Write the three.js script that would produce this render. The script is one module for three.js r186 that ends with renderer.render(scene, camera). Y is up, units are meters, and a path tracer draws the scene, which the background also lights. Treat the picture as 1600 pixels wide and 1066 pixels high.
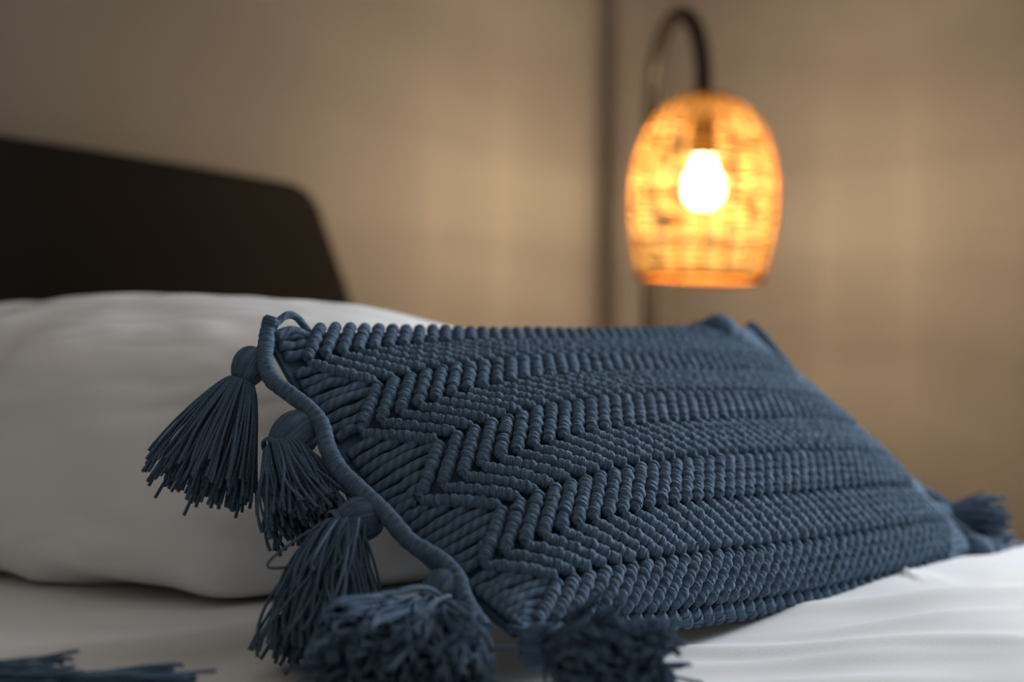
import * as THREE from 'three';
import { mergeGeometries, mergeVertices } from 'three/addons/utils/BufferGeometryUtils.js';
import { RoundedBoxGeometry } from 'three/addons/geometries/RoundedBoxGeometry.js';
import { ImprovedNoise } from 'three/addons/math/ImprovedNoise.js';
import { RectAreaLightUniformsLib } from 'three/addons/lights/RectAreaLightUniformsLib.js';

// ---------------------------------------------------------------- camera, sky, window light, exposure
// World axes: x along the headboard, -z towards the headboard, y up. Floor at y = 0.
const EYE = 0.68, YAW = 44.27 * Math.PI / 180;
const scene = new THREE.Scene();
const camera = new THREE.PerspectiveCamera(27.0, 1600 / 1066, 0.02, 60);
camera.position.set(0, EYE, 0);
camera.rotation.order = 'YXZ';
camera.rotation.set(0.57 * Math.PI / 180, -YAW, 0);
camera.focus = 0.77;
camera.userData.fStop = 3.4;
scene.add(camera);

scene.background = new THREE.Color(0.80, 0.90, 1.0);           // plain overcast blue sky outside the window
RectAreaLightUniformsLib.init();
const WIN = { z0: -0.56, z1: 0.08, y0: 0.72, y1: 1.80 };          // opening in the wall to the right of the bed
const daylight = new THREE.RectAreaLight(new THREE.Color(0.84, 0.91, 1.0), 26.0, WIN.z1 - WIN.z0 - 0.1, WIN.y1 - WIN.y0 - 0.1);
daylight.position.set(2.13, (WIN.y0 + WIN.y1) / 2, (WIN.z0 + WIN.z1) / 2);
daylight.lookAt(0, (WIN.y0 + WIN.y1) / 2, (WIN.z0 + WIN.z1) / 2);
daylight.castShadow = true;
scene.add(daylight);

const renderer = new THREE.WebGLRenderer();
renderer.toneMapping = THREE.LinearToneMapping;
renderer.toneMappingExposure = 1.0;
renderer.shadowMap.enabled = true;

// ---------------------------------------------------------------- helpers
function rng(seed) { let a = seed >>> 0; return () => { a = (a + 0x6D2B79F5) | 0; let t = Math.imul(a ^ (a >>> 15), 1 | a); t = (t + Math.imul(t ^ (t >>> 7), 61 | t)) ^ t; return ((t ^ (t >>> 14)) >>> 0) / 4294967296; }; }
const noise = new ImprovedNoise();
const N3 = (x, y, z) => noise.noise(x, y, z);
const V = (x, y, z) => new THREE.Vector3(x, y, z);
const clamp = (x, a, b) => Math.min(b, Math.max(a, x));
const smooth = (a, b, x) => { const t = clamp((x - a) / (b - a), 0, 1); return t * t * (3 - 2 * t); };
function mesh(name, geometry, material, parent) {
  const m = new THREE.Mesh(geometry, material);
  m.name = name; m.castShadow = true; m.receiveShadow = true;
  (parent || scene).add(m);
  return m;
}
const taken = {};
function numbered(name) { const n = taken[name] = (taken[name] ?? -1) + 1; return n ? `${name}_${String(n).padStart(3, '0')}` : name; }
function tag(o, label, category, group) { o.userData.label = label; o.userData.category = category; if (group) o.userData.group = group; return o; }
function thing(name, label, category, [x, y, z], group) {
  const g = new THREE.Group(); g.name = numbered(name); g.position.set(x, y, z); scene.add(g);
  return tag(g, label, category, group);
}
function structure(name, geometry, material, parent) { const m = mesh(name, geometry, material, parent); if (!parent) m.userData.kind = 'structure'; return m; }
function box(x0, x1, y0, y1, z0, z1) {
  const g = new THREE.BoxGeometry(x1 - x0, y1 - y0, z1 - z0); g.translate((x0 + x1) / 2, (y0 + y1) / 2, (z0 + z1) / 2); return uvMetres(g);
}
function rbox(x0, x1, y0, y1, z0, z1, r = 0.01, s = 3) {
  const g = new RoundedBoxGeometry(x1 - x0, y1 - y0, z1 - z0, s, r); g.translate((x0 + x1) / 2, (y0 + y1) / 2, (z0 + z1) / 2); return uvMetres(g);
}
function uvMetres(g) {                                             // box mapping in metres
  const p = g.attributes.position, n = g.attributes.normal, uv = g.attributes.uv;
  for (let i = 0; i < p.count; i++) {
    const ax = Math.abs(n.getX(i)), ay = Math.abs(n.getY(i)), az = Math.abs(n.getZ(i));
    if (ax >= ay && ax >= az) uv.setXY(i, p.getZ(i), p.getY(i)); else if (ay >= az) uv.setXY(i, p.getX(i), p.getZ(i)); else uv.setXY(i, p.getX(i), p.getY(i));
  }
  return g;
}
// a tube through points; radius(i, fraction, angle); side[i] is the direction of angle 90 degrees (optional)
function tube(points, radius, sides, { side = null, uPer = 1, vPer = 1, cap = true, flat = 1 } = {}) {
  const n = points.length, pos = [], nor = [], uv = [], idx = [];
  let ref = null, len = 0;
  const T = V(0, 0, 0), a = V(0, 0, 0), b = V(0, 0, 0);
  for (let i = 0; i < n; i++) {
    T.subVectors(points[Math.min(n - 1, i + 1)], points[Math.max(0, i - 1)]).normalize();
    if (i) len += points[i].distanceTo(points[i - 1]);
    if (side) b.copy(side[i]); else {
      if (!ref) ref = Math.abs(T.y) < 0.9 ? V(0, 1, 0) : V(1, 0, 0);
      b.copy(ref);
    }
    b.addScaledVector(T, -b.dot(T)).normalize(); if (!side) ref = b.clone();
    a.crossVectors(b, T);
    for (let j = 0; j <= sides; j++) {
      const th = j / sides * Math.PI * 2, r = radius(i, i / (n - 1), th, len), c = Math.cos(th), s = Math.sin(th) * flat;
      pos.push(points[i].x + (a.x * c + b.x * s) * r, points[i].y + (a.y * c + b.y * s) * r, points[i].z + (a.z * c + b.z * s) * r);
      uv.push(len * uPer, j / sides * vPer);
    }
  }
  const w = sides + 1;
  for (let i = 0; i < n - 1; i++) for (let j = 0; j < sides; j++) { const k = i * w + j; idx.push(k, k + w, k + 1, k + 1, k + w, k + w + 1); }
  if (cap) for (const [e, flip] of [[0, 1], [n - 1, 0]]) {
    const c = pos.length / 3; pos.push(points[e].x, points[e].y, points[e].z); uv.push(e ? len * uPer : 0, 0.5 * vPer);
    for (let j = 0; j < sides; j++) flip ? idx.push(c, e * w + j, e * w + j + 1) : idx.push(c, e * w + j + 1, e * w + j);
  }
  const g = new THREE.BufferGeometry();
  g.setAttribute('position', new THREE.Float32BufferAttribute(pos, 3)); g.setAttribute('uv', new THREE.Float32BufferAttribute(uv, 2)); g.setIndex(idx);
  g.computeVertexNormals();
  const nn = g.attributes.normal;                                   // close the seam of the normals
  for (let i = 0; i < n; i++) { const p = i * w, q = p + sides; const x = nn.getX(p) + nn.getX(q), y = nn.getY(p) + nn.getY(q), z = nn.getZ(p) + nn.getZ(q), l = Math.hypot(x, y, z) || 1; nn.setXYZ(p, x / l, y / l, z / l); nn.setXYZ(q, x / l, y / l, z / l); }
  return g;
}
function gridGeometry(nu, nv, f, uvf) {
  const pos = [], uv = [], idx = [];
  for (let j = 0; j <= nv; j++) for (let i = 0; i <= nu; i++) { const p = f(i / nu, j / nv); pos.push(p.x, p.y, p.z); const q = uvf ? uvf(i / nu, j / nv, p) : [p.x, p.z]; uv.push(q[0], q[1]); }
  for (let j = 0; j < nv; j++) for (let i = 0; i < nu; i++) { const k = j * (nu + 1) + i; idx.push(k, k + 1, k + nu + 1, k + 1, k + nu + 2, k + nu + 1); }
  const g = new THREE.BufferGeometry();
  g.setAttribute('position', new THREE.Float32BufferAttribute(pos, 3)); g.setAttribute('uv', new THREE.Float32BufferAttribute(uv, 2)); g.setIndex(idx); g.computeVertexNormals();
  return g;
}
function texture(w, h, f, colour, repeat = [1, 1]) {
  const d = new Uint8Array(w * h * 4);
  for (let y = 0; y < h; y++) for (let x = 0; x < w; x++) { const c = f(x / w, y / h, x, y), k = (y * w + x) * 4; if (typeof c === 'number') d[k] = d[k + 1] = d[k + 2] = clamp(c, 0, 1) * 255; else { d[k] = c[0] * 255; d[k + 1] = c[1] * 255; d[k + 2] = c[2] * 255; } d[k + 3] = 255; }
  const t = new THREE.DataTexture(d, w, h); t.wrapS = t.wrapT = THREE.RepeatWrapping; t.magFilter = THREE.LinearFilter; t.minFilter = THREE.LinearMipmapLinearFilter; t.generateMipmaps = true;
  t.repeat.set(...repeat); if (colour) t.colorSpace = THREE.SRGBColorSpace; t.needsUpdate = true;
  return t;
}
function tileNoise(x, y, fx, fy, seed) {                            // periodic value noise on the unit square
  const h = (i, j) => { let k = (((i % fx) + fx) % fx) * 374761393 + (((j % fy) + fy) % fy) * 668265263 + seed * 2147483647; k = Math.imul((k ^ (k >>> 13)) | 0, 1274126177); return ((k ^ (k >>> 16)) >>> 0) / 4294967296; };
  const X = x * fx, Y = y * fy, i = Math.floor(X), j = Math.floor(Y), a = X - i, b = Y - j, s = a * a * (3 - 2 * a), t = b * b * (3 - 2 * b);
  return (h(i, j) * (1 - s) + h(i + 1, j) * s) * (1 - t) + (h(i, j + 1) * (1 - s) + h(i + 1, j + 1) * s) * t;
}

// ---------------------------------------------------------------- materials
// cotton fibres lying across a knotted ridge (stripes along u), or along a strand (stripes along v, twisted)
const fibre = (x, y) => 0.55 * tileNoise(x + 0.06 * Math.sin(6.283 * y), y, 48, 5, 3) + 0.3 * tileNoise(x, y, 96, 12, 7) + 0.15 * tileNoise(x, y, 24, 24, 5);
const wrapBump = texture(256, 256, (x, y) => fibre(x, y), false);
const wrapColour = texture(256, 256, (x, y) => { const k = 0.56 + 0.62 * fibre(x, y); return [clamp(k, 0, 1), clamp(k, 0, 1), clamp(k, 0, 1)]; }, true);
const twist = (x, y) => 0.6 * (0.5 + 0.5 * Math.sin(6.283 * (3 * y + 2 * x))) + 0.4 * tileNoise(x, y + 0.66 * x, 6, 40, 11);
const twistBump = texture(128, 128, (x, y) => 0.5 * tileNoise((x + y) % 1, y, 8, 8, 4) + 0.5 * twist(x, y), false);
const twistColour = texture(128, 128, (x, y) => { const k = clamp(0.72 + 0.3 * twist(x, y), 0, 1); return [k, k, k]; }, true);
const BLUE = new THREE.Color().setRGB(0.090, 0.160, 0.250), BLUE_B = new THREE.Color().setRGB(0.084, 0.149, 0.233), BLUE_C = new THREE.Color().setRGB(0.097, 0.171, 0.266);   // one dye lot, slightly uneven
const cotton = (color, map, bump, scale) => new THREE.MeshPhysicalMaterial({ color, map, bumpMap: bump, bumpScale: scale, roughness: 0.92, sheen: 0.12, sheenColor: new THREE.Color(0.35, 0.5, 0.7), sheenRoughness: 0.6, side: THREE.DoubleSide });
const M = {
  ridge: [BLUE, BLUE_B, BLUE_C].map(c => cotton(c, wrapColour, wrapBump, 0.0009)),
  cord: cotton(BLUE_B, twistColour, twistBump, 0.0005),
  strand: cotton(BLUE_B, twistColour, twistBump, 0.0002),
  wound: (() => { const r = t => { const c = t.clone(); c.repeat.set(2, 0.6); c.needsUpdate = true; return c; }; return cotton(BLUE_B, r(wrapColour), r(wrapBump), 0.0010); })(),
  cover: cotton(BLUE_B, null, null, 0),
  linen: new THREE.MeshPhysicalMaterial({ color: new THREE.Color(0.78, 0.775, 0.77), roughness: 0.75, sheen: 0.2, sheenRoughness: 0.5, bumpMap: texture(256, 256, (x, y) => 0.5 + 0.25 * Math.sin(x * 6.283 * 64) * Math.sin(y * 6.283 * 64) + 0.3 * (tileNoise(x, y, 60, 60, 2) - 0.5), false, [18, 18]), bumpScale: 0.00012, side: THREE.DoubleSide }),
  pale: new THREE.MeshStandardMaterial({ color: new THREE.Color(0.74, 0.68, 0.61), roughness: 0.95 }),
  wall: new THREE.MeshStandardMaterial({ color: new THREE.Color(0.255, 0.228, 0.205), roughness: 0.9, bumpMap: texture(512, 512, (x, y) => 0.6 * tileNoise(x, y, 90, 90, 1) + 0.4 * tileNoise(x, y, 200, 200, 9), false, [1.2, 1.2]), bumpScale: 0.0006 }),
  ceiling: new THREE.MeshStandardMaterial({ color: new THREE.Color(0.80, 0.755, 0.70), roughness: 0.95 }),
  floor: [0.9, 1.0, 1.12].map(k => new THREE.MeshStandardMaterial({ color: new THREE.Color(0.42 * k, 0.31 * k, 0.21 * k), roughness: 0.5, bumpMap: texture(128, 128, (x, y) => tileNoise(x, y, 4, 60, 2), false, [1, 4]), bumpScale: 0.0004 })),
  floorBase: new THREE.MeshStandardMaterial({ color: new THREE.Color(0.08, 0.055, 0.035), roughness: 0.8 }),
  trim: new THREE.MeshStandardMaterial({ color: new THREE.Color(0.62, 0.58, 0.53), roughness: 0.55 }),
  leather: new THREE.MeshPhysicalMaterial({ color: new THREE.Color(0.009, 0.007, 0.006), roughness: 0.75, specularIntensity: 0.3, bumpMap: texture(256, 256, (x, y) => 0.6 * tileNoise(x, y, 60, 60, 1) + 0.4 * tileNoise(x, y, 25, 25, 8), false, [5, 5]), bumpScale: 0.0005 }),
  wood: new THREE.MeshStandardMaterial({ color: new THREE.Color(0.10, 0.066, 0.042), roughness: 0.5 }),
  iron: new THREE.MeshStandardMaterial({ color: new THREE.Color(0.035, 0.028, 0.022), roughness: 0.5, metalness: 0.5 }),
  brass: new THREE.MeshStandardMaterial({ color: new THREE.Color(0.08, 0.05, 0.025), roughness: 0.6, metalness: 0.5 }),
  rattan: new THREE.MeshPhysicalMaterial({ color: new THREE.Color(0.36, 0.235, 0.075), roughness: 1, specularIntensity: 0.1, transmission: 0.45, thickness: 0, side: THREE.DoubleSide }),
  rattanRib: new THREE.MeshPhysicalMaterial({ color: new THREE.Color(0.34, 0.11, 0.012), roughness: 0.9, specularIntensity: 0.1, transmission: 0.3, thickness: 0, side: THREE.DoubleSide }),
  glass: new THREE.MeshPhysicalMaterial({ color: 0xffffff, roughness: 0.02, transmission: 1, thickness: 0, ior: 1.5 }),
  curtain: new THREE.MeshPhysicalMaterial({ color: new THREE.Color(0.75, 0.74, 0.72), roughness: 1, transmission: 0.3, thickness: 0, side: THREE.DoubleSide }),
  bulb: new THREE.MeshStandardMaterial({ color: new THREE.Color(1, 0.9, 0.75), emissive: new THREE.Color(1.0, 0.86, 0.60), emissiveIntensity: 9, roughness: 0.4 }),
};

// ---------------------------------------------------------------- the room
const RX = 2.14, LX = -1.9, BZ = -1.75, FZ = 2.2, CH = 2.5, TH = 0.15;
{
  const floor = structure('floor', box(LX - TH, RX + TH, -0.12, -0.012, BZ - TH, FZ + TH), M.floorBase);
  const r = rng(5), pw = 0.14;
  for (let x = LX, i = 0; x < RX - 0.02; x += pw, i++) {
    let z = BZ - r() * 0.8;
    while (z < FZ) { const z1 = z + 1.1 + r() * 0.7, a = Math.max(z, BZ), b = Math.min(z1, FZ); if (b - a > 0.05) mesh('floorboard', box(x + 0.001, Math.min(x + pw - 0.001, RX), -0.012, 0, a + 0.001, b - 0.001), M.floor[Math.floor(r() * 3)], floor); z = z1; }
  }
  structure('ceiling', box(LX - TH, RX + TH, CH, CH + 0.12, BZ - TH, FZ + TH), M.ceiling);
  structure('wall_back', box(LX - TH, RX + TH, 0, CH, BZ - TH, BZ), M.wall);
  structure('wall_left', box(LX - TH, LX, 0, CH, BZ, FZ), M.pale);
  structure('wall_front', box(LX - TH, RX + TH, 0, CH, FZ, FZ + TH), M.pale);
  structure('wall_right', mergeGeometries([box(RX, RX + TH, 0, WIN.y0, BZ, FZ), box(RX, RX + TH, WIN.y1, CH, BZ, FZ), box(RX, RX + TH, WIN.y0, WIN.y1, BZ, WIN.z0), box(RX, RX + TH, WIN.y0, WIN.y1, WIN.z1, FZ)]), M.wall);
  structure('baseboard_back', rbox(LX, RX, 0, 0.09, BZ, BZ + 0.014, 0.005), M.trim);
  structure('baseboard_right', rbox(RX - 0.014, RX, 0, 0.09, BZ + 0.014, FZ, 0.005), M.trim);
  const win = new THREE.Group(); win.name = 'window_1'; win.userData.kind = 'structure'; scene.add(win);
  const f = 0.05, x0 = RX + 0.03, x1 = RX + 0.09;
  mesh('window_frame', mergeGeometries([box(x0, x1, WIN.y0, WIN.y0 + f, WIN.z0, WIN.z1), box(x0, x1, WIN.y1 - f, WIN.y1, WIN.z0, WIN.z1), box(x0, x1, WIN.y0 + f, WIN.y1 - f, WIN.z0, WIN.z0 + f), box(x0, x1, WIN.y0 + f, WIN.y1 - f, WIN.z1 - f, WIN.z1)]), M.trim, win);
  const zm = (WIN.z0 + WIN.z1) / 2;
  mesh('mullion', box(x0, x1, WIN.y0 + f, WIN.y1 - f, zm - 0.02, zm + 0.02), M.trim, win);
  for (const [a, b] of [[WIN.z0 + f, zm - 0.02], [zm + 0.02, WIN.z1 - f]]) mesh('pane', box(RX + 0.058, RX + 0.062, WIN.y0 + f, WIN.y1 - f, a, b), M.glass, win);
  mesh('window_sill', rbox(RX - 0.04, RX + 0.03, WIN.y0 - 0.03, WIN.y0, WIN.z0 - 0.04, WIN.z1 + 0.04, 0.008), M.trim, win);
}

// ---------------------------------------------------------------- tall wardrobe between the window and the back wall
{
  const w = thing('wardrobe', 'tall narrow brown wardrobe beside the window', 'wardrobe', [1.888, 0, -0.69]), x0 = -0.25, x1 = 0.25, z0 = -0.09, z1 = 0.09;
  mesh('wardrobe_body', rbox(x0 + 0.022, x1, 0.05, 2.1, z0, z1, 0.004), M.wood, w);
  mesh('plinth', box(x0 + 0.04, x1, 0, 0.05, z0 + 0.01, z1 - 0.01), M.wood, w);
  const d = mesh('wardrobe_door', rbox(x0, x0 + 0.02, 0.06, 2.09, z0 + 0.003, z1 - 0.003, 0.004), M.wood, w);
  mesh('handle', rbox(x0 - 0.025, x0, 0.95, 1.12, z1 - 0.05, z1 - 0.035, 0.004), M.brass, d);
}

// ---------------------------------------------------------------- bed: frame, mattress, sheet
const BED = { x0: -0.5, x1: 1.10, z0: -1.62, z1: 0.42, top: EYE - 0.161 };
{
  const cx = (BED.x0 + BED.x1) / 2, g = thing('bed', 'dark bed frame whose low headboard has rounded slanted ends, against the wall', 'bed', [cx, 0, -0.6]);
  const L = (geo) => geo.translate(-cx, 0, 0.6);
  // headboard: slanted ends with rounded upper corners, gently bowed top
  const s = new THREE.Shape(), top = EYE + 0.262, h = 0.905;
  s.moveTo(-h - 0.27, 0.30); s.lineTo(-h - 0.012, top - 0.062); s.quadraticCurveTo(-h, top - 0.036, -h + 0.03, top - 0.03);
  for (let i = 1; i < 12; i++) { const t = i / 12, x = -h + 0.03 + t * 2 * (h - 0.03); s.lineTo(x, top - 0.03 + 0.03 * (1 - (2 * t - 1) ** 2)); }
  s.lineTo(h - 0.03, top - 0.03); s.quadraticCurveTo(h, top - 0.036, h + 0.012, top - 0.062); s.lineTo(h + 0.27, 0.30); s.closePath();
  const hb = new THREE.ExtrudeGeometry(s, { depth: 0.045, bevelEnabled: true, bevelSize: 0.012, bevelThickness: 0.012, bevelSegments: 4, curveSegments: 16 });
  hb.translate(0, 0, -1.715 + 0.6 + 0.012);
  mesh('headboard', uvMetres(hb), M.leather, g);
  for (const x of [BED.x0, BED.x1 - 0.03]) mesh('side_rail', L(rbox(x, x + 0.03, 0.16, 0.30, BED.z0 + 0.0, BED.z1, 0.006)), M.wood, g);
  mesh('foot_rail', L(rbox(BED.x0 + 0.03, BED.x1 - 0.03, 0.16, 0.30, BED.z1 - 0.03, BED.z1, 0.006)), M.wood, g);
  mesh('slat_base', L(box(BED.x0 + 0.03, BED.x1 - 0.03, 0.26, 0.29, BED.z0, BED.z1 - 0.03)), M.wood, g);
  for (const x of [BED.x0 + 0.05, BED.x1 - 0.05]) for (const z of [BED.z0 + 0.05, BED.z1 - 0.05]) { const c = new THREE.CylinderGeometry(0.025, 0.018, 0.16, 16); c.translate(x, 0.08, z); mesh('leg', L(c), M.wood, g); }
}
{
  const m = mesh('mattress', rbox(BED.x0 + 0.02, BED.x1 - 0.02, 0.29, BED.top - 0.02, BED.z0, BED.z1 - 0.02, 0.04, 5), M.linen);
  tag(m, 'thick mattress wrapped in white linen under the top sheet', 'mattress');
}
// the height of the sheet above the floor
function sheetY(x, z) {
  let y = BED.top;
  y += 0.004 * N3(x * 5, 1.3, z * 5) + 0.002 * N3(x * 13, 4.1, z * 13);
  // gentle hollow under the blue cushion, crown along the bed side
  y += 0.016 * smooth(0.52, 0.92, x);
  // folds running across the front of the sheet
  const fold = (px, pz, dx, dz, w, len, h) => { const l = Math.hypot(dx, dz), ux = dx / l, uz = dz / l, a = (x - px) * ux + (z - pz) * uz, b = -(x - px) * uz + (z - pz) * ux + 0.006 * Math.sin(a * 30); return h * Math.exp(-(b * b) / (w * w)) * Math.exp(-(a * a) / (len * len)); };
  y += fold(0.62, -0.425, 1, 0.92, 0.010, 0.09, 0.0034) + fold(0.66, -0.425, 1, 1.15, 0.014, 0.12, 0.0050) + fold(0.72, -0.43, 1, 0.70, 0.009, 0.07, 0.0026);
  y += fold(0.80, -0.44, 1, 0.75, 0.016, 0.12, 0.0050) + fold(0.58, -0.40, 1, 0.9, 0.012, 0.07, 0.0040);
  y += fold(0.855, -0.499, -0.698, 0.716, 0.0020, 0.022, 0.0035) + fold(0.86, -0.495, -0.6, 0.8, 0.010, 0.035, 0.0014);
  y += fold(0.455, -0.60, -0.75, 0.65, 0.014, 0.05, 0.0070) + fold(0.43, -0.625, -0.6, 0.75, 0.020, 0.07, 0.0050) + fold(0.48, -0.58, -0.7, 0.7, 0.009, 0.04, 0.0040);
  y += fold(0.30, -0.80, 0.3, -1, 0.02, 0.2, 0.006);
  return y;
}
{
  const over = 0.30, R = 0.045;                                      // the sheet hangs down both sides
  const X = t => { const w = BED.x1 - BED.x0, l = w + 2 * over, a = t * l - over; return a; };
  const g = gridGeometry(420, 420, (i, j) => {
    const z = BED.z0 + 0.02 + (BED.z1 - 0.0 - BED.z0 - 0.02) * j, a = X(i), w = BED.x1 - BED.x0;
    let e = a < R ? R - a : a > w - R ? a - (w - R) : 0; const sgn = a < R ? -1 : 1;
    if (e <= 0) return V(BED.x0 + a, sheetY(BED.x0 + a, z), z);
    const arc = Math.PI / 2 * R, bx = sgn < 0 ? BED.x0 + R : BED.x1 - R, top = sheetY(bx, z);
    if (e < arc) { const th = e / R; return V(bx + sgn * R * Math.sin(th), top - R * (1 - Math.cos(th)), z); }
    const d = e - arc; return V(bx + sgn * (R + 0.012 * d / over * Math.sin(z * 22 + sgn)), top - R - d, z);
  }, (i, j, p) => [X(i), p.z]);
  tag(mesh('bed_sheet', mergeVertices(g), M.linen), 'wrinkled white cotton sheet spread over the mattress under the blue cushion', 'sheet');
}

// ---------------------------------------------------------------- white pillow behind the cushion
const PIL = { x: 0.785, z: -1.09, y: BED.top + 0.099, a: 0.37, b: 0.385, c: 0.109 };
function pillowLevel(x, y, z) {                                      // below 1 inside
  const p = 3.2, q = Math.pow(Math.pow(Math.abs((x - PIL.x) / PIL.a), p) + Math.pow(Math.abs((z - PIL.z) / PIL.b), p), 2.8 / p);
  return q + Math.pow(Math.abs((y - PIL.y) / PIL.c), 2.8);
}
{
  const nu = 260, nv = 130, p = 3.2;
  const g = gridGeometry(nu, nv, (i, j) => {
    const th = i * 2 * Math.PI, ph = (j - 0.5) * Math.PI, c = Math.cos(th), s = Math.sin(th);
    const rr = Math.pow(Math.pow(Math.abs(c), p) + Math.pow(Math.abs(s), p), -1 / p);
    const e = ph < 0 ? 2 / 8 : 2 / 2.8, cp = Math.pow(Math.max(0, Math.cos(ph)), e), sp = Math.sign(Math.sin(ph)) * Math.pow(Math.abs(Math.sin(ph)), e);
    let x = PIL.a * rr * c * cp, z = PIL.b * rr * s * cp, y = PIL.c * sp;
    const k = cp;                                                      // wrinkles gather near the rim
    let w = 0.005 * N3(x * 7, y * 9, z * 7 + 3) + 0.009 * k * N3(x * 9 + y * 12, 2, z * 10) + 0.003 * Math.abs(N3(x * 20 + 40 * y, 7, z * 20 - 16 * y));
    w += 0.0035 * smooth(-0.12, -0.30, x) * smooth(0.0, 0.2, z) * smooth(0.05, -0.05, y) * Math.sin((x * 0.8 - z * 0.6) * 70 + y * 45 + 3 * N3(x * 6, y * 8, z * 6));   // creases at the front corner
    x *= 1 + w / 0.2; z *= 1 + w / 0.2; y *= 1 + w / 0.12;
    if (y > 0) y *= 1 - 0.66 * smooth(-0.22, 0.36, x);
    y += 0.012 * smooth(0.1, -0.35, x) * smooth(-0.2, 0.2, y + 0.1);
    if (y < -PIL.c + 0.016) y = -PIL.c + 0.016 - (-PIL.c + 0.016 - y) * 0.3;
    return V(x, y, z);
  }, (i, j) => [i * 2.0, j * 0.6]);
  const t = mesh('pillow', g, M.linen); t.position.set(PIL.x, PIL.y, PIL.z);
  tag(t, 'large plump white bed pillow between the headboard and the blue cushion', 'pillow');
}

// ---------------------------------------------------------------- the blue macrame cushion
// corner positions (x, height over eye level, z): A front left, B back left, C front right, D back right
const CA = V(0.46608, -0.13015, -0.4755), CB = V(0.46403, 0.01529, -0.67902), CC = V(0.97328, -0.14271, -0.51169), CD = V(0.96618, 0.02272, -0.71065);
const ORI = V(0.72, EYE - 0.16, -0.59);                                // base of the cushion
const FN = CC.clone().add(CD).sub(CA).sub(CB).cross(CB.clone().add(CD).sub(CA).sub(CC)).normalize(), FV = CB.clone().add(CD).sub(CA).sub(CC).normalize();
const at = (x, y, z) => V(x, y + EYE, -z).sub(ORI);                       // x, height over eye level, distance towards the headboard
const seam = (u, v) => {
  const pu = 0.010 * (1 - Math.pow(2 * v - 1, 2)) * (u < 0.5 ? 1 : -1) * Math.abs(2 * u - 1), pv = 0.012 * (1 - Math.pow(2 * u - 1, 2)) * (v < 0.5 ? 1 : -1) * Math.abs(2 * v - 1);
  const p = CA.clone().multiplyScalar((1 - u) * (1 - v)).addScaledVector(CC, u * (1 - v)).addScaledVector(CB, (1 - u) * v).addScaledVector(CD, u * v);
  p.x += pu; p.addScaledVector(FV, pv); p.y += EYE;
  const w = 4 * v * (1 - v) * Math.pow(1 - u, 3); p.x -= 0.00307 * w; p.y -= 0.01884 * w; p.z -= 0.01324 * w;
  p.y -= 0.02394 * (1 - v) * (1 - v) * 4 * u * (1 - u);
  return p.sub(ORI);
};
const plump = (u, v) => { const a = u - 0.5, b = v - 0.5; return 0.04597 * Math.pow(Math.max(0, 4 * u * (1 - u)), 0.79) * (1 - 0.459 * a + 2.256 * a * a) * Math.pow(Math.max(0, 4 * v * (1 - v)), 0.421) * (1 - 0.902 * b - 1.143 * b * b + 0.553 * b * b * b); };
const rawFace = (u, v) => seam(u, v).addScaledVector(FN, plump(u, v));
const rawBack = (u, v) => seam(u, v).addScaledVector(FN, -0.3 * plump(u, v));
// even spacing of the knot rows: v by arc length across the middle
const vTable = []; { let l = 0, q = rawFace(0.45, 0); for (let i = 0; i <= 400; i++) { const p = rawFace(0.45, i / 400); l += p.distanceTo(q); q = p; vTable.push(l); } }
const ARC = vTable[400];
const vOf = s => { s = clamp(s, 0, 1) * ARC; let i = 1; while (i < 400 && vTable[i] < s) i++; const a = vTable[i - 1], b = vTable[i]; return (i - 1 + (s - a) / (b - a || 1)) / 400; };
const vFast = []; for (let i = 0; i <= 1000; i++) vFast.push(vOf(i / 1000));
const vAt = s => { const k = clamp(s, 0, 1) * 1000, i = Math.min(999, Math.floor(k)); return vFast[i] + (vFast[i + 1] - vFast[i]) * (k - i); };
const LEN = 0.47;
const face = (x, s) => rawFace(clamp(x / LEN, 0, 1), vAt(s));         // x metres from the left seam, s = 0 front .. 1 back
const faceN = (x, s) => { const e = 0.004; const a = face(x + e, s).sub(face(x - e, s)), b = face(x, s + 0.015).sub(face(x, s - 0.015)); return a.cross(b).normalize(); };
const cushion = thing('macrame_cushion', 'blue macrame cushion with knotted zigzag ridges and tasselled ends, leaning on the white pillow', 'cushion', [ORI.x, ORI.y, ORI.z]);
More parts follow.
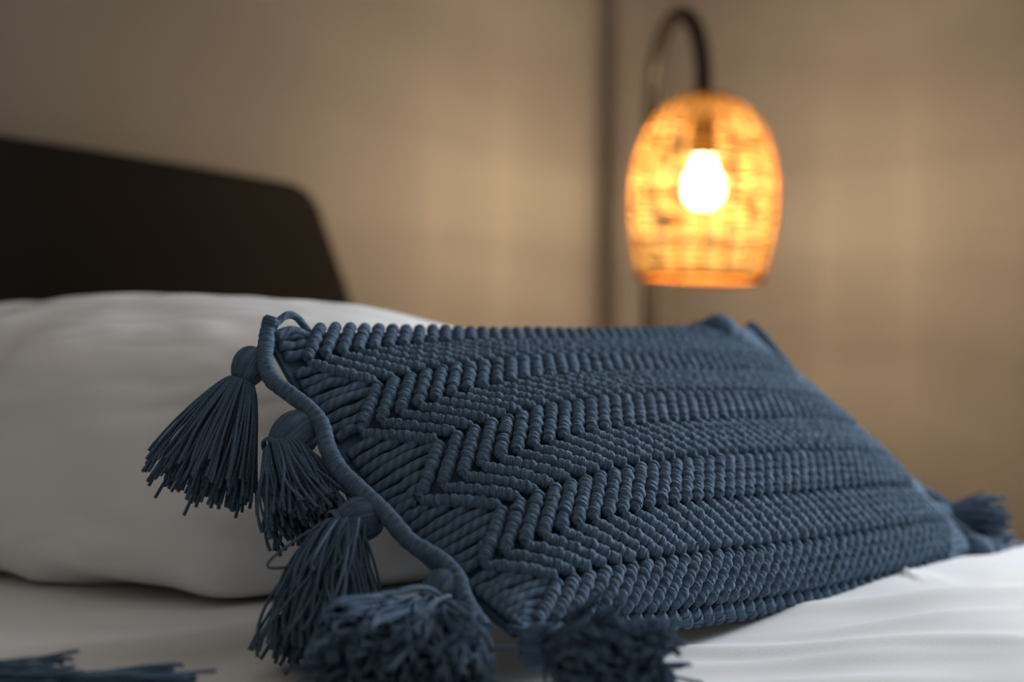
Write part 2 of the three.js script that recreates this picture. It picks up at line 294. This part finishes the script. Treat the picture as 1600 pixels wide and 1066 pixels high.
{
  const front = mesh('knotted_front', gridGeometry(120, 90, (i, j) => { const x = i * LEN, s = j; return face(x, s).addScaledVector(i > 0.01 && i < 0.99 && j > 0.01 && j < 0.99 ? faceN(x, s) : FN, -0.0030); }), M.cover, cushion);
  mesh('back_panel', gridGeometry(60, 40, (i, j) => rawBack(i, j)), M.cover, cushion);
  // rows of double half hitches in a zigzag: nine bands between the front seam and the back seam
  const BANDS = 10, W = 1 / 9, AMP = 0.0259, PITCH = 0.01026, R = 0.00415, X0 = 0.0104, COUNT = 41, bead = 0.0040, S1 = 0.9928, SW = 0.947;
  // band 0 touches the back seam; in even bands the row runs to the left as it comes forward, in odd bands to the right
  const rowX = (k, t) => { const b = Math.min(BANDS - 1, Math.floor(t)), f = t - b; return X0 + k * PITCH + AMP * (b % 2 === 0 ? 1 - f : f); };
  const rand = rng(21), list = [];
  for (let k = 0; k < COUNT; k++) for (let b = 0; b < BANDS; b++) {
    const span = b === 9 ? 0.46 : 1;                                    // the last band is cut off by the seam
    const STEPS = 12, pts = [], nrm = [];
    let approx = 0, prev = null;
    for (let i = 0; i <= STEPS; i++) { const t = b + 0.02 + 0.96 * span * i / STEPS, p = face(rowX(k, t), S1 - t * W * SW); if (prev) approx += p.distanceTo(prev); prev = p; }
    const beads = Math.max(4, Math.round(approx / bead)), per = 6, n = beads * per;
    const size = []; for (let i = 0; i <= beads; i++) size.push((i % 2 ? 0.90 : 1.0) + 0.14 * (rand() - 0.5));
    const lift = []; for (let i = 0; i <= beads; i++) lift.push((rand() - 0.5) * 0.0014);
    for (let i = 0; i <= n; i++) {
      const t = b + 0.015 + 0.97 * span * i / n, x = rowX(k, Math.min(t, b + 0.9999)), s = S1 - t * W * SW, nn = faceN(x, s), fb = i / per, ib = Math.min(beads, Math.round(fb));
      pts.push(face(x, s).addScaledVector(nn, 0.0026 + lift[ib] * 0.6)); nrm.push(nn);
    }
    const slant = b % 2 ? 0.55 : -0.55;
    const geo = tube(pts, (i, f, th) => {
      const w0 = i / per + slant * 0.4 * Math.cos(th), ph = w0 + 0.13 * Math.sin(Math.PI * w0) + 0.05 * Math.sin(w0 * 2.3 + k), ib = clamp(Math.floor(ph), 0, beads);
      const end = Math.min(1, Math.sqrt(Math.max(0.12, Math.min(f, 1 - f) * n / per * 1.3)));
      return R * size[ib] * (0.74 + 0.28 * Math.pow(Math.abs(Math.sin(Math.PI * ph)), 0.6)) * end;
    }, 12, { side: nrm, uPer: 1 / 0.022, vPer: 1, flat: 0.95 });
    const mid = face(rowX(k, b + 0.5), S1 - (b + 0.5) * W * SW).add(ORI), d = mid.distanceTo(V(0, EYE, 0)) + (b === 0 && k > 22 ? 1 : 0);
    list.push({ geo, d, m: M.ridge[Math.floor(rand() * 3)] });
  }
  list.sort((a, b) => a.d - b.d);
  for (const o of list.slice(0, 299)) mesh('knotted_ridge', o.geo, o.m, front);
  const rest = list.slice(299).map(o => o.geo);
  if (rest.length) { const m = mesh('knotted_ridges', mergeGeometries(rest), M.ridge[0], front); m.userData.kind = 'stuff'; }
  // bare cords bridging from the seam to the first and the last row
  for (const right of [0, 1]) for (let i = 0; i < 40; i++) {
    const s = 0.012 + i / 40 * 0.976, t = clamp((S1 - s) / SW * 9, 0, 9.499), xa = right ? rowX(COUNT - 1, t) + R * 0.6 : 0.002, xb = right ? LEN - 0.002 : rowX(0, t) - R * 0.6;
    if (xb - xa < 0.008) continue;
    const pts = [], nr = [], sw = (rand() - 0.5) * 0.012, n = 8;
    for (let j = 0; j <= n; j++) { const f = j / n, x = xa + (xb - xa) * f, ss = clamp(s + sw * Math.sin(f * Math.PI) + (right ? 0 : 0), 0.004, 0.996), nn = faceN(clamp(x, 0.006, LEN - 0.006), ss); pts.push(face(x, ss).addScaledVector(nn, 0.0012 - 0.0012 * f + 0.0015 * Math.sin(f * 3.1) * rand())); nr.push(nn); }
    mesh('bare_cord', tube(pts, (a, f) => 0.0033 * (0.92 + 0.1 * Math.sin(f * 9 + i)), 8, { side: nr, uPer: 1 / 0.012 }), M.cord, front);
  }
  // thick wrapped cord along both short edges, rising into an ear at the back corner
  const ropeL = [at(0.4663, 0.0222, 0.6738), at(0.4650, 0.0157, 0.6751), at(0.4605, 0.0073, 0.6711), at(0.4554, -0.0025, 0.6649), at(0.4528, -0.0131, 0.6550), at(0.4559, -0.0210, 0.6424), at(0.4595, -0.0295, 0.6285), at(0.4597, -0.0378, 0.6179), at(0.4555, -0.0498, 0.6066), at(0.4541, -0.0602, 0.5942), at(0.4559, -0.0691, 0.5804), at(0.4582, -0.0804, 0.5623), at(0.4588, -0.0932, 0.5430), at(0.4639, -0.1015, 0.5256), at(0.4641, -0.1082, 0.5150), at(0.4594, -0.1186, 0.5029), at(0.4570, -0.1294, 0.4874)];
  const ropeR = []; for (let j = 0; j <= 12; j++) { const p = seam(1, 1 - j / 12); p.x += 0.003; p.y += 0.003 + 0.002 * Math.sin(j * 1.7); ropeR.push(p); }
  [ropeL, ropeR].forEach((line, u) => {
    const pts = new THREE.CatmullRomCurve3(line).getPoints(220), rr = rng(40 + u), bump = []; for (let j = 0; j <= 220; j++) bump.push(rr());
    mesh('edge_cord', tube(pts, (i, f, th) => 0.0047 * (0.9 + 0.1 * Math.pow(Math.abs(Math.sin(i * 0.62 + 0.5 * Math.cos(th))), 0.6) + 0.05 * bump[Math.floor(i / 6)]) * (f < 0.012 ? 0.75 : 1), 14, { uPer: 1 / 0.022 }), M.ridge[1], cushion);
  });
  // loose loop beside the back left ear
  const loop = (a, b, h, r) => { const pts = []; for (let j = 0; j <= 16; j++) { const f = j / 16; pts.push(a.clone().lerp(b, f).add(V(0, h * Math.sin(f * Math.PI), 0))); } mesh('cord_loop', tube(pts, () => r, 8, { uPer: 1 / 0.012 }), M.cord, cushion); };
  const ear = seam(0, 0.985);
  loop(ear.clone().add(V(0.002, 0.004, 0.004)), face(0.026, 0.972), 0.009, 0.0023);
  loop(ear.clone().add(V(0.002, -0.001, 0.006)), face(0.024, 0.955), 0.004, 0.0027);
}

// tassels: a wound ball, a binding thread, a skirt of strands that comes to rest on the sheet or the pillow
function skirtGeometry(seed, neck, tip, spread, count, { curl = 0.25, sag = 0.012, r0 = 0.006, thick = 0.0008, loops = 0, rough = 1, flatten = 1 } = {}) {
  const r = rng(seed), parts = [], axis = tip.clone().sub(neck), L = axis.length(); axis.normalize();
  const a = Math.abs(axis.y) < 0.8 ? V(0, 1, 0).cross(axis).normalize() : V(1, 0, 0).cross(axis).normalize(), b = axis.clone().cross(a);
  for (let i = 0; i < count + loops; i++) {
    const looped = i >= count, th = r() * 6.283, q = Math.sqrt(r()), out = spread * q * (0.85 + 0.3 * r()), ln = L * (looped ? 0.7 + 0.4 * r() : 0.86 + 0.24 * r() + (r() < 0.05 ? 0.15 : 0)), n = looped ? 22 : 14, ph = r() * 6.283, ph2 = r() * 6.283, cu = curl * (0.4 + r()) * rough;
    const pts = [];
    for (let j = 0; j <= n; j++) {
      const f = j / n;
      const t = looped ? Math.sin(f * Math.PI * 0.9) * 0.95 : f;
      const rad = r0 * (0.5 + 0.5 * q) * (1 - t) + out * Math.pow(t, 0.85);
      const wob = cu * 0.008 * f;
      const p = neck.clone().addScaledVector(axis, ln * t).addScaledVector(a, Math.cos(th) * rad + wob * Math.sin(f * 3.6 + ph)).addScaledVector(b, Math.sin(th) * rad * flatten + wob * Math.cos(f * 3.1 + ph2));
      p.y -= sag * f * f; if (looped) p.addScaledVector(a, 0.02 * (f - 0.5) * Math.cos(ph)).add(V(0, 0.012 * Math.sin(f * Math.PI), 0));
      rest(p, 0.001 + 0.004 * r() * (j ? 1 : 0) * 0.3);
      pts.push(p);
    }
    parts.push(tube(pts, (k, f) => thick * (f > 0.9 ? 1.25 : 1), 5, { uPer: 1 / 0.006 }));
  }
  return mergeGeometries(parts);
}
let restOrigin = V(0, 0, 0), restPillow = true;
function rest(p, gap) {
  const x = p.x + restOrigin.x, z = p.z + restOrigin.z; let y = p.y + restOrigin.y;
  const s = sheetY(x, z) + gap; if (x < BED.x1 && y < s) { p.y += s - y; y = s; }
  if (restPillow) { let k = 0; while (k++ < 30 && pillowLevel(p.x + restOrigin.x, p.y + restOrigin.y, p.z + restOrigin.z) < 1.06) { p.x -= 0.0016; p.z += 0.0010; p.y += 0.0006; } }
}
function tassel(parent, seed, tie, head, neck, tip, o = {}) {
  const t = new THREE.Group(); t.name = 'tassel'; parent.add(t);
  const hr = o.head ?? 0.0105, ax = neck.clone().sub(head).normalize();
  // wound ball, fluted by the strands that run over it
  const prof = []; for (let i = 0; i <= 22; i++) { const f = i / 22, a = f * Math.PI; prof.push(new THREE.Vector2(Math.max(0.0008, hr * Math.pow(Math.sin(a), 0.8) * (1 - 0.12 * Math.cos(a))), hr * 1.15 * -Math.cos(a))); }
  const lg = new THREE.LatheGeometry(prof, 96), p = lg.attributes.position, rr = rng(seed + 9), fl = []; for (let i = 0; i < 48; i++) fl.push(rr());
  for (let i = 0; i < p.count; i++) { const x = p.getX(i), z = p.getZ(i), th = Math.atan2(z, x) + 0.25 * p.getY(i) / hr, k = 1 + 0.035 * Math.abs(Math.sin(th * 24)) - 0.02; p.setX(i, x * k); p.setZ(i, z * k); }
  lg.computeVertexNormals(); lg.applyQuaternion(new THREE.Quaternion().setFromUnitVectors(V(0, -1, 0), ax)); lg.translate(head.x, head.y, head.z);
  mesh('tassel_head', lg, M.wound, t);
  const nk = [], u = Math.abs(ax.y) < 0.9 ? V(0, 1, 0).cross(ax).normalize() : V(1, 0, 0).cross(ax).normalize(), w = ax.clone().cross(u);
  for (let i = 0; i <= 60; i++) { const a = i / 60 * Math.PI * 6; nk.push(neck.clone().addScaledVector(ax, (i / 60 - 0.5) * 0.003).addScaledVector(u, Math.cos(a) * hr * 0.68).addScaledVector(w, Math.sin(a) * hr * 0.68)); }
  mesh('binding_thread', tube(nk, () => 0.0008, 6, { uPer: 1 / 0.006 }), M.strand, t);
  const tp = []; for (let i = 0; i <= 8; i++) { const f = i / 8; tp.push(tie.clone().lerp(head, f).add(V(0, 0.002 * Math.sin(f * 3.14), 0))); }
  mesh('tie_cord', tube(tp, () => 0.0022, 8, { uPer: 1 / 0.012 }), M.cord, t);
  const s0 = neck.clone().addScaledVector(ax, -hr * 0.35);
  const sk = mesh('tassel_skirt', skirtGeometry(seed, s0, tip, o.spread ?? 0.025, o.count ?? 190, { r0: hr * 0.75, ...o }), M.strand, t); sk.userData.kind = 'stuff';
  return t;
}
{
  restOrigin = ORI;
  // both ends, from the back corner to the front corner
  tassel(cushion, 101, seam(0, 0.955), at(0.4526, -0.0068, 0.6760), at(0.4452, -0.0182, 0.6763), at(0.4205, -0.0687, 0.6724), { head: 0.0102, spread: 0.031, count: 300, sag: 0.003, curl: 0.25 });
  tassel(cushion, 102, seam(0, 0.76), at(0.4514, -0.0439, 0.6325), at(0.4398, -0.0517, 0.6326), at(0.4418, -0.0839, 0.6055), { head: 0.0125, spread: 0.021, count: 260, curl: 0.7, sag: 0.004 });
  tassel(cushion, 103, seam(0, 0.50), at(0.4518, -0.0842, 0.5762), at(0.4397, -0.0868, 0.5796), at(0.4220, -0.1356, 0.5662), { head: 0.0115, spread: 0.031, count: 300, curl: 1.0, loops: 16 });
  tassel(cushion, 104, seam(0, 0.24), at(0.4589, -0.1153, 0.5190), at(0.4418, -0.1201, 0.5120), at(0.3888, -0.1370, 0.4659), { head: 0.0110, spread: 0.040, count: 340, curl: 1.3, loops: 40, sag: 0.004, flatten: 0.55 });
  tassel(cushion, 105, seam(0, 0.02), at(0.4638, -0.1334, 0.4528), at(0.4643, -0.1329, 0.4412), at(0.4508, -0.1300, 0.3914), { head: 0.0115, spread: 0.029, count: 340, curl: 0.9, loops: 10, sag: 0.002, flatten: 0.75 });
  tassel(cushion, 106, seam(1, 0.97), at(0.9054, 0.0173, 0.6955), at(0.9140, 0.0161, 0.7150), at(0.9500, 0.0055, 0.7777), { head: 0.0150, spread: 0.022, count: 120 });
  tassel(cushion, 107, seam(1, 0.74), at(1.0080, -0.0705, 0.6373), at(1.0243, -0.0764, 0.6355), at(1.0699, -0.1108, 0.6329), { head: 0.0115, spread: 0.022, count: 120 });
  tassel(cushion, 108, seam(1, 0.50), at(0.9878, -0.1065, 0.5732), at(1.0040, -0.1125, 0.5715), at(1.0458, -0.1360, 0.5726), { head: 0.0115, spread: 0.022, count: 120 });
  tassel(cushion, 109, seam(1, 0.30), at(0.9747, -0.1238, 0.5441), at(0.9879, -0.1244, 0.5382), at(1.0181, -0.1324, 0.5228), { head: 0.0135, spread: 0.024, count: 260, curl: 0.8, sag: 0.001 });
  tassel(cushion, 110, seam(1, 0.04), at(0.9738, -0.1445, 0.5101), at(0.9852, -0.1452, 0.5059), at(1.0281, -0.1526, 0.5200), { head: 0.0125, spread: 0.016, count: 160, curl: 0.8, sag: 0.001 });
}
// two more tassels lying on the sheet in front of the pillow
{
  const spots = [[0.279, 0.582, -0.77, 'dark blue tassel lying flat on the sheet, the one nearer the blue cushion'], [0.243, 0.616, -0.77, 'dark blue tassel lying flat on the sheet, the one farther from the blue cushion']];
  spots.forEach(([x, z, turn, label], i) => {
    const y = sheetY(x, -z), g = thing('loose_tassel', label, 'tassel', [x, y, -z], 'loose tassels on the sheet');
    restOrigin = g.position.clone(); restPillow = false;
    const d = V(Math.cos(turn), 0, -Math.sin(turn)), H = V(0, 0.013, 0), t = tassel(g, 300 + i, H.clone().addScaledVector(d, -0.02), H, H.clone().addScaledVector(d, 0.012), H.clone().addScaledVector(d, 0.065), { head: 0.0135, spread: 0.016, count: 260, curl: 0.5, sag: 0.004 });
    for (const c of [...t.children]) g.add(c); g.remove(t);
  });
}

// ---------------------------------------------------------------- floor lamp with a woven shade
{
  const P = V(1.805, 0, -1.536), B = V(1.684, EYE + 0.248, -1.318);       // foot of the pole, middle of the bulb
  const g = thing('floor_lamp', 'lit floor lamp with amber woven shade hanging from a dark arched pole', 'lamp', [P.x, 0, P.z]);
  const H = V(B.x - P.x, B.y, B.z - P.z), baseProf = [[0.0005, 0], [0.13, 0], [0.135, 0.006], [0.13, 0.014], [0.06, 0.02], [0.018, 0.03], [0.013, 0.06], [0.0005, 0.06]].map(a => new THREE.Vector2(...a));
  mesh('lamp_base', new THREE.LatheGeometry(baseProf, 64), M.iron, g);
  const armR = Math.hypot(H.x, H.z) / 2, springY = EYE + 0.535 - armR * 1.0, pts = [];
  const lean = V(0.010, 0, 0.008);
  mesh('lamp_pole', tube([V(0, 0.05, 0), V(lean.x * 0.5, springY * 0.5, lean.z * 0.5), V(lean.x, springY, lean.z)], () => 0.0135, 20), M.iron, g);
  for (let i = 0; i <= 40; i++) { const a = i / 40 * Math.PI * 0.97, k = (1 - Math.cos(a)) / 2; pts.push(V(lean.x + (H.x - lean.x) * k, springY + armR * Math.sin(a), lean.z + (H.z - lean.z) * k)); }
  pts.push(V(H.x, H.y + 0.135, H.z));
  mesh('lamp_arm', tube(pts, () => 0.0125, 20), M.iron, g);
  const sock = new THREE.CylinderGeometry(0.018, 0.021, 0.075, 32); sock.translate(H.x, H.y + 0.085, H.z); mesh('bulb_socket', sock, M.brass, g);
  const bp = []; for (let i = 0; i <= 30; i++) { const f = i / 30, y = -0.03 + f * 0.085; const r = y < 0.008 ? Math.sqrt(Math.max(0, 0.03 * 0.03 - y * y)) : 0.03 * Math.pow(1 - smooth(0.0, 0.055, y) , 1) + 0.0135 * smooth(0.0, 0.055, y); bp.push(new THREE.Vector2(Math.max(0.0004, r), y)); }
  const bulb = mesh('light_bulb', new THREE.LatheGeometry(bp, 48).translate(H.x, H.y, H.z), M.bulb, g);
  bulb.userData.label = 'glowing white bulb';
  const lamp = new THREE.PointLight(new THREE.Color(1.0, 0.77, 0.49), 1.40); lamp.position.copy(H); lamp.castShadow = true; lamp.shadow.radius = 1.2; g.add(lamp);
  // shade: egg-shaped basket, open below
  const shade = new THREE.Group(); shade.name = 'lamp_shade'; g.add(shade);
  shade.position.set(H.x, H.y, H.z); shade.rotation.set(0.03, 0, -0.03); shade.scale.setScalar(1.05);
  const yT = 0.130, yB = -0.126, prof = y => { const t = (y - yB) / (yT - yB); return t < 0.42 ? 0.088 + (0.1045 - 0.088) * Math.sin(t / 0.42 * Math.PI / 2) : 0.028 + (0.1045 - 0.028) * Math.pow(Math.max(0, 1 - Math.pow((t - 0.42) / 0.58, 2.3)), 0.62); };
  const RIBS = 18;
  for (let k = 0; k < RIBS; k++) { const a = k / RIBS * 6.2832, q = []; for (let i = 0; i <= 24; i++) { const y = yB + (yT - yB) * i / 24, r = prof(y); q.push(V(Math.cos(a) * r, y, Math.sin(a) * r)); } mesh('rib', tube(q, () => 0.0021, 6), M.rattanRib, shade); }
  const rows = [], rr = rng(77), ROWS = 31;
  for (let j = 0; j < ROWS; j++) {
    if (j % 9 === 6) continue;                                          // open courses in the weave
    const y = yB + 0.006 + (yT - yB - 0.012) * j / (ROWS - 1), q = [], n = 108; for (let i = 0; i <= n; i++) { const a = i / n * 6.2832, r = prof(y) + 0.0028 * Math.cos(a * RIBS / 2 + (j % 2) * Math.PI); q.push(V(Math.cos(a) * r, y + 0.0012 * Math.sin(a * 3 + j), Math.sin(a) * r)); }
    rows.push(tube(q, () => 0.0019, 5, { cap: false }));
  }
  const wv = mesh('weave', mergeGeometries(rows), M.rattan, shade); wv.userData.kind = 'stuff';
  for (const [y, r] of [[yB, 0.004], [yT, 0.004]]) { const q = []; for (let i = 0; i <= 96; i++) { const a = i / 96 * 6.2832; q.push(V(Math.cos(a) * prof(y), y, Math.sin(a) * prof(y))); } mesh('rim', tube(q, () => r, 8, { cap: false }), M.rattanRib, shade); }
}

scene.traverse(o => { if (o.isMesh) { o.castShadow = true; o.receiveShadow = true; } });
renderer.render(scene, camera);
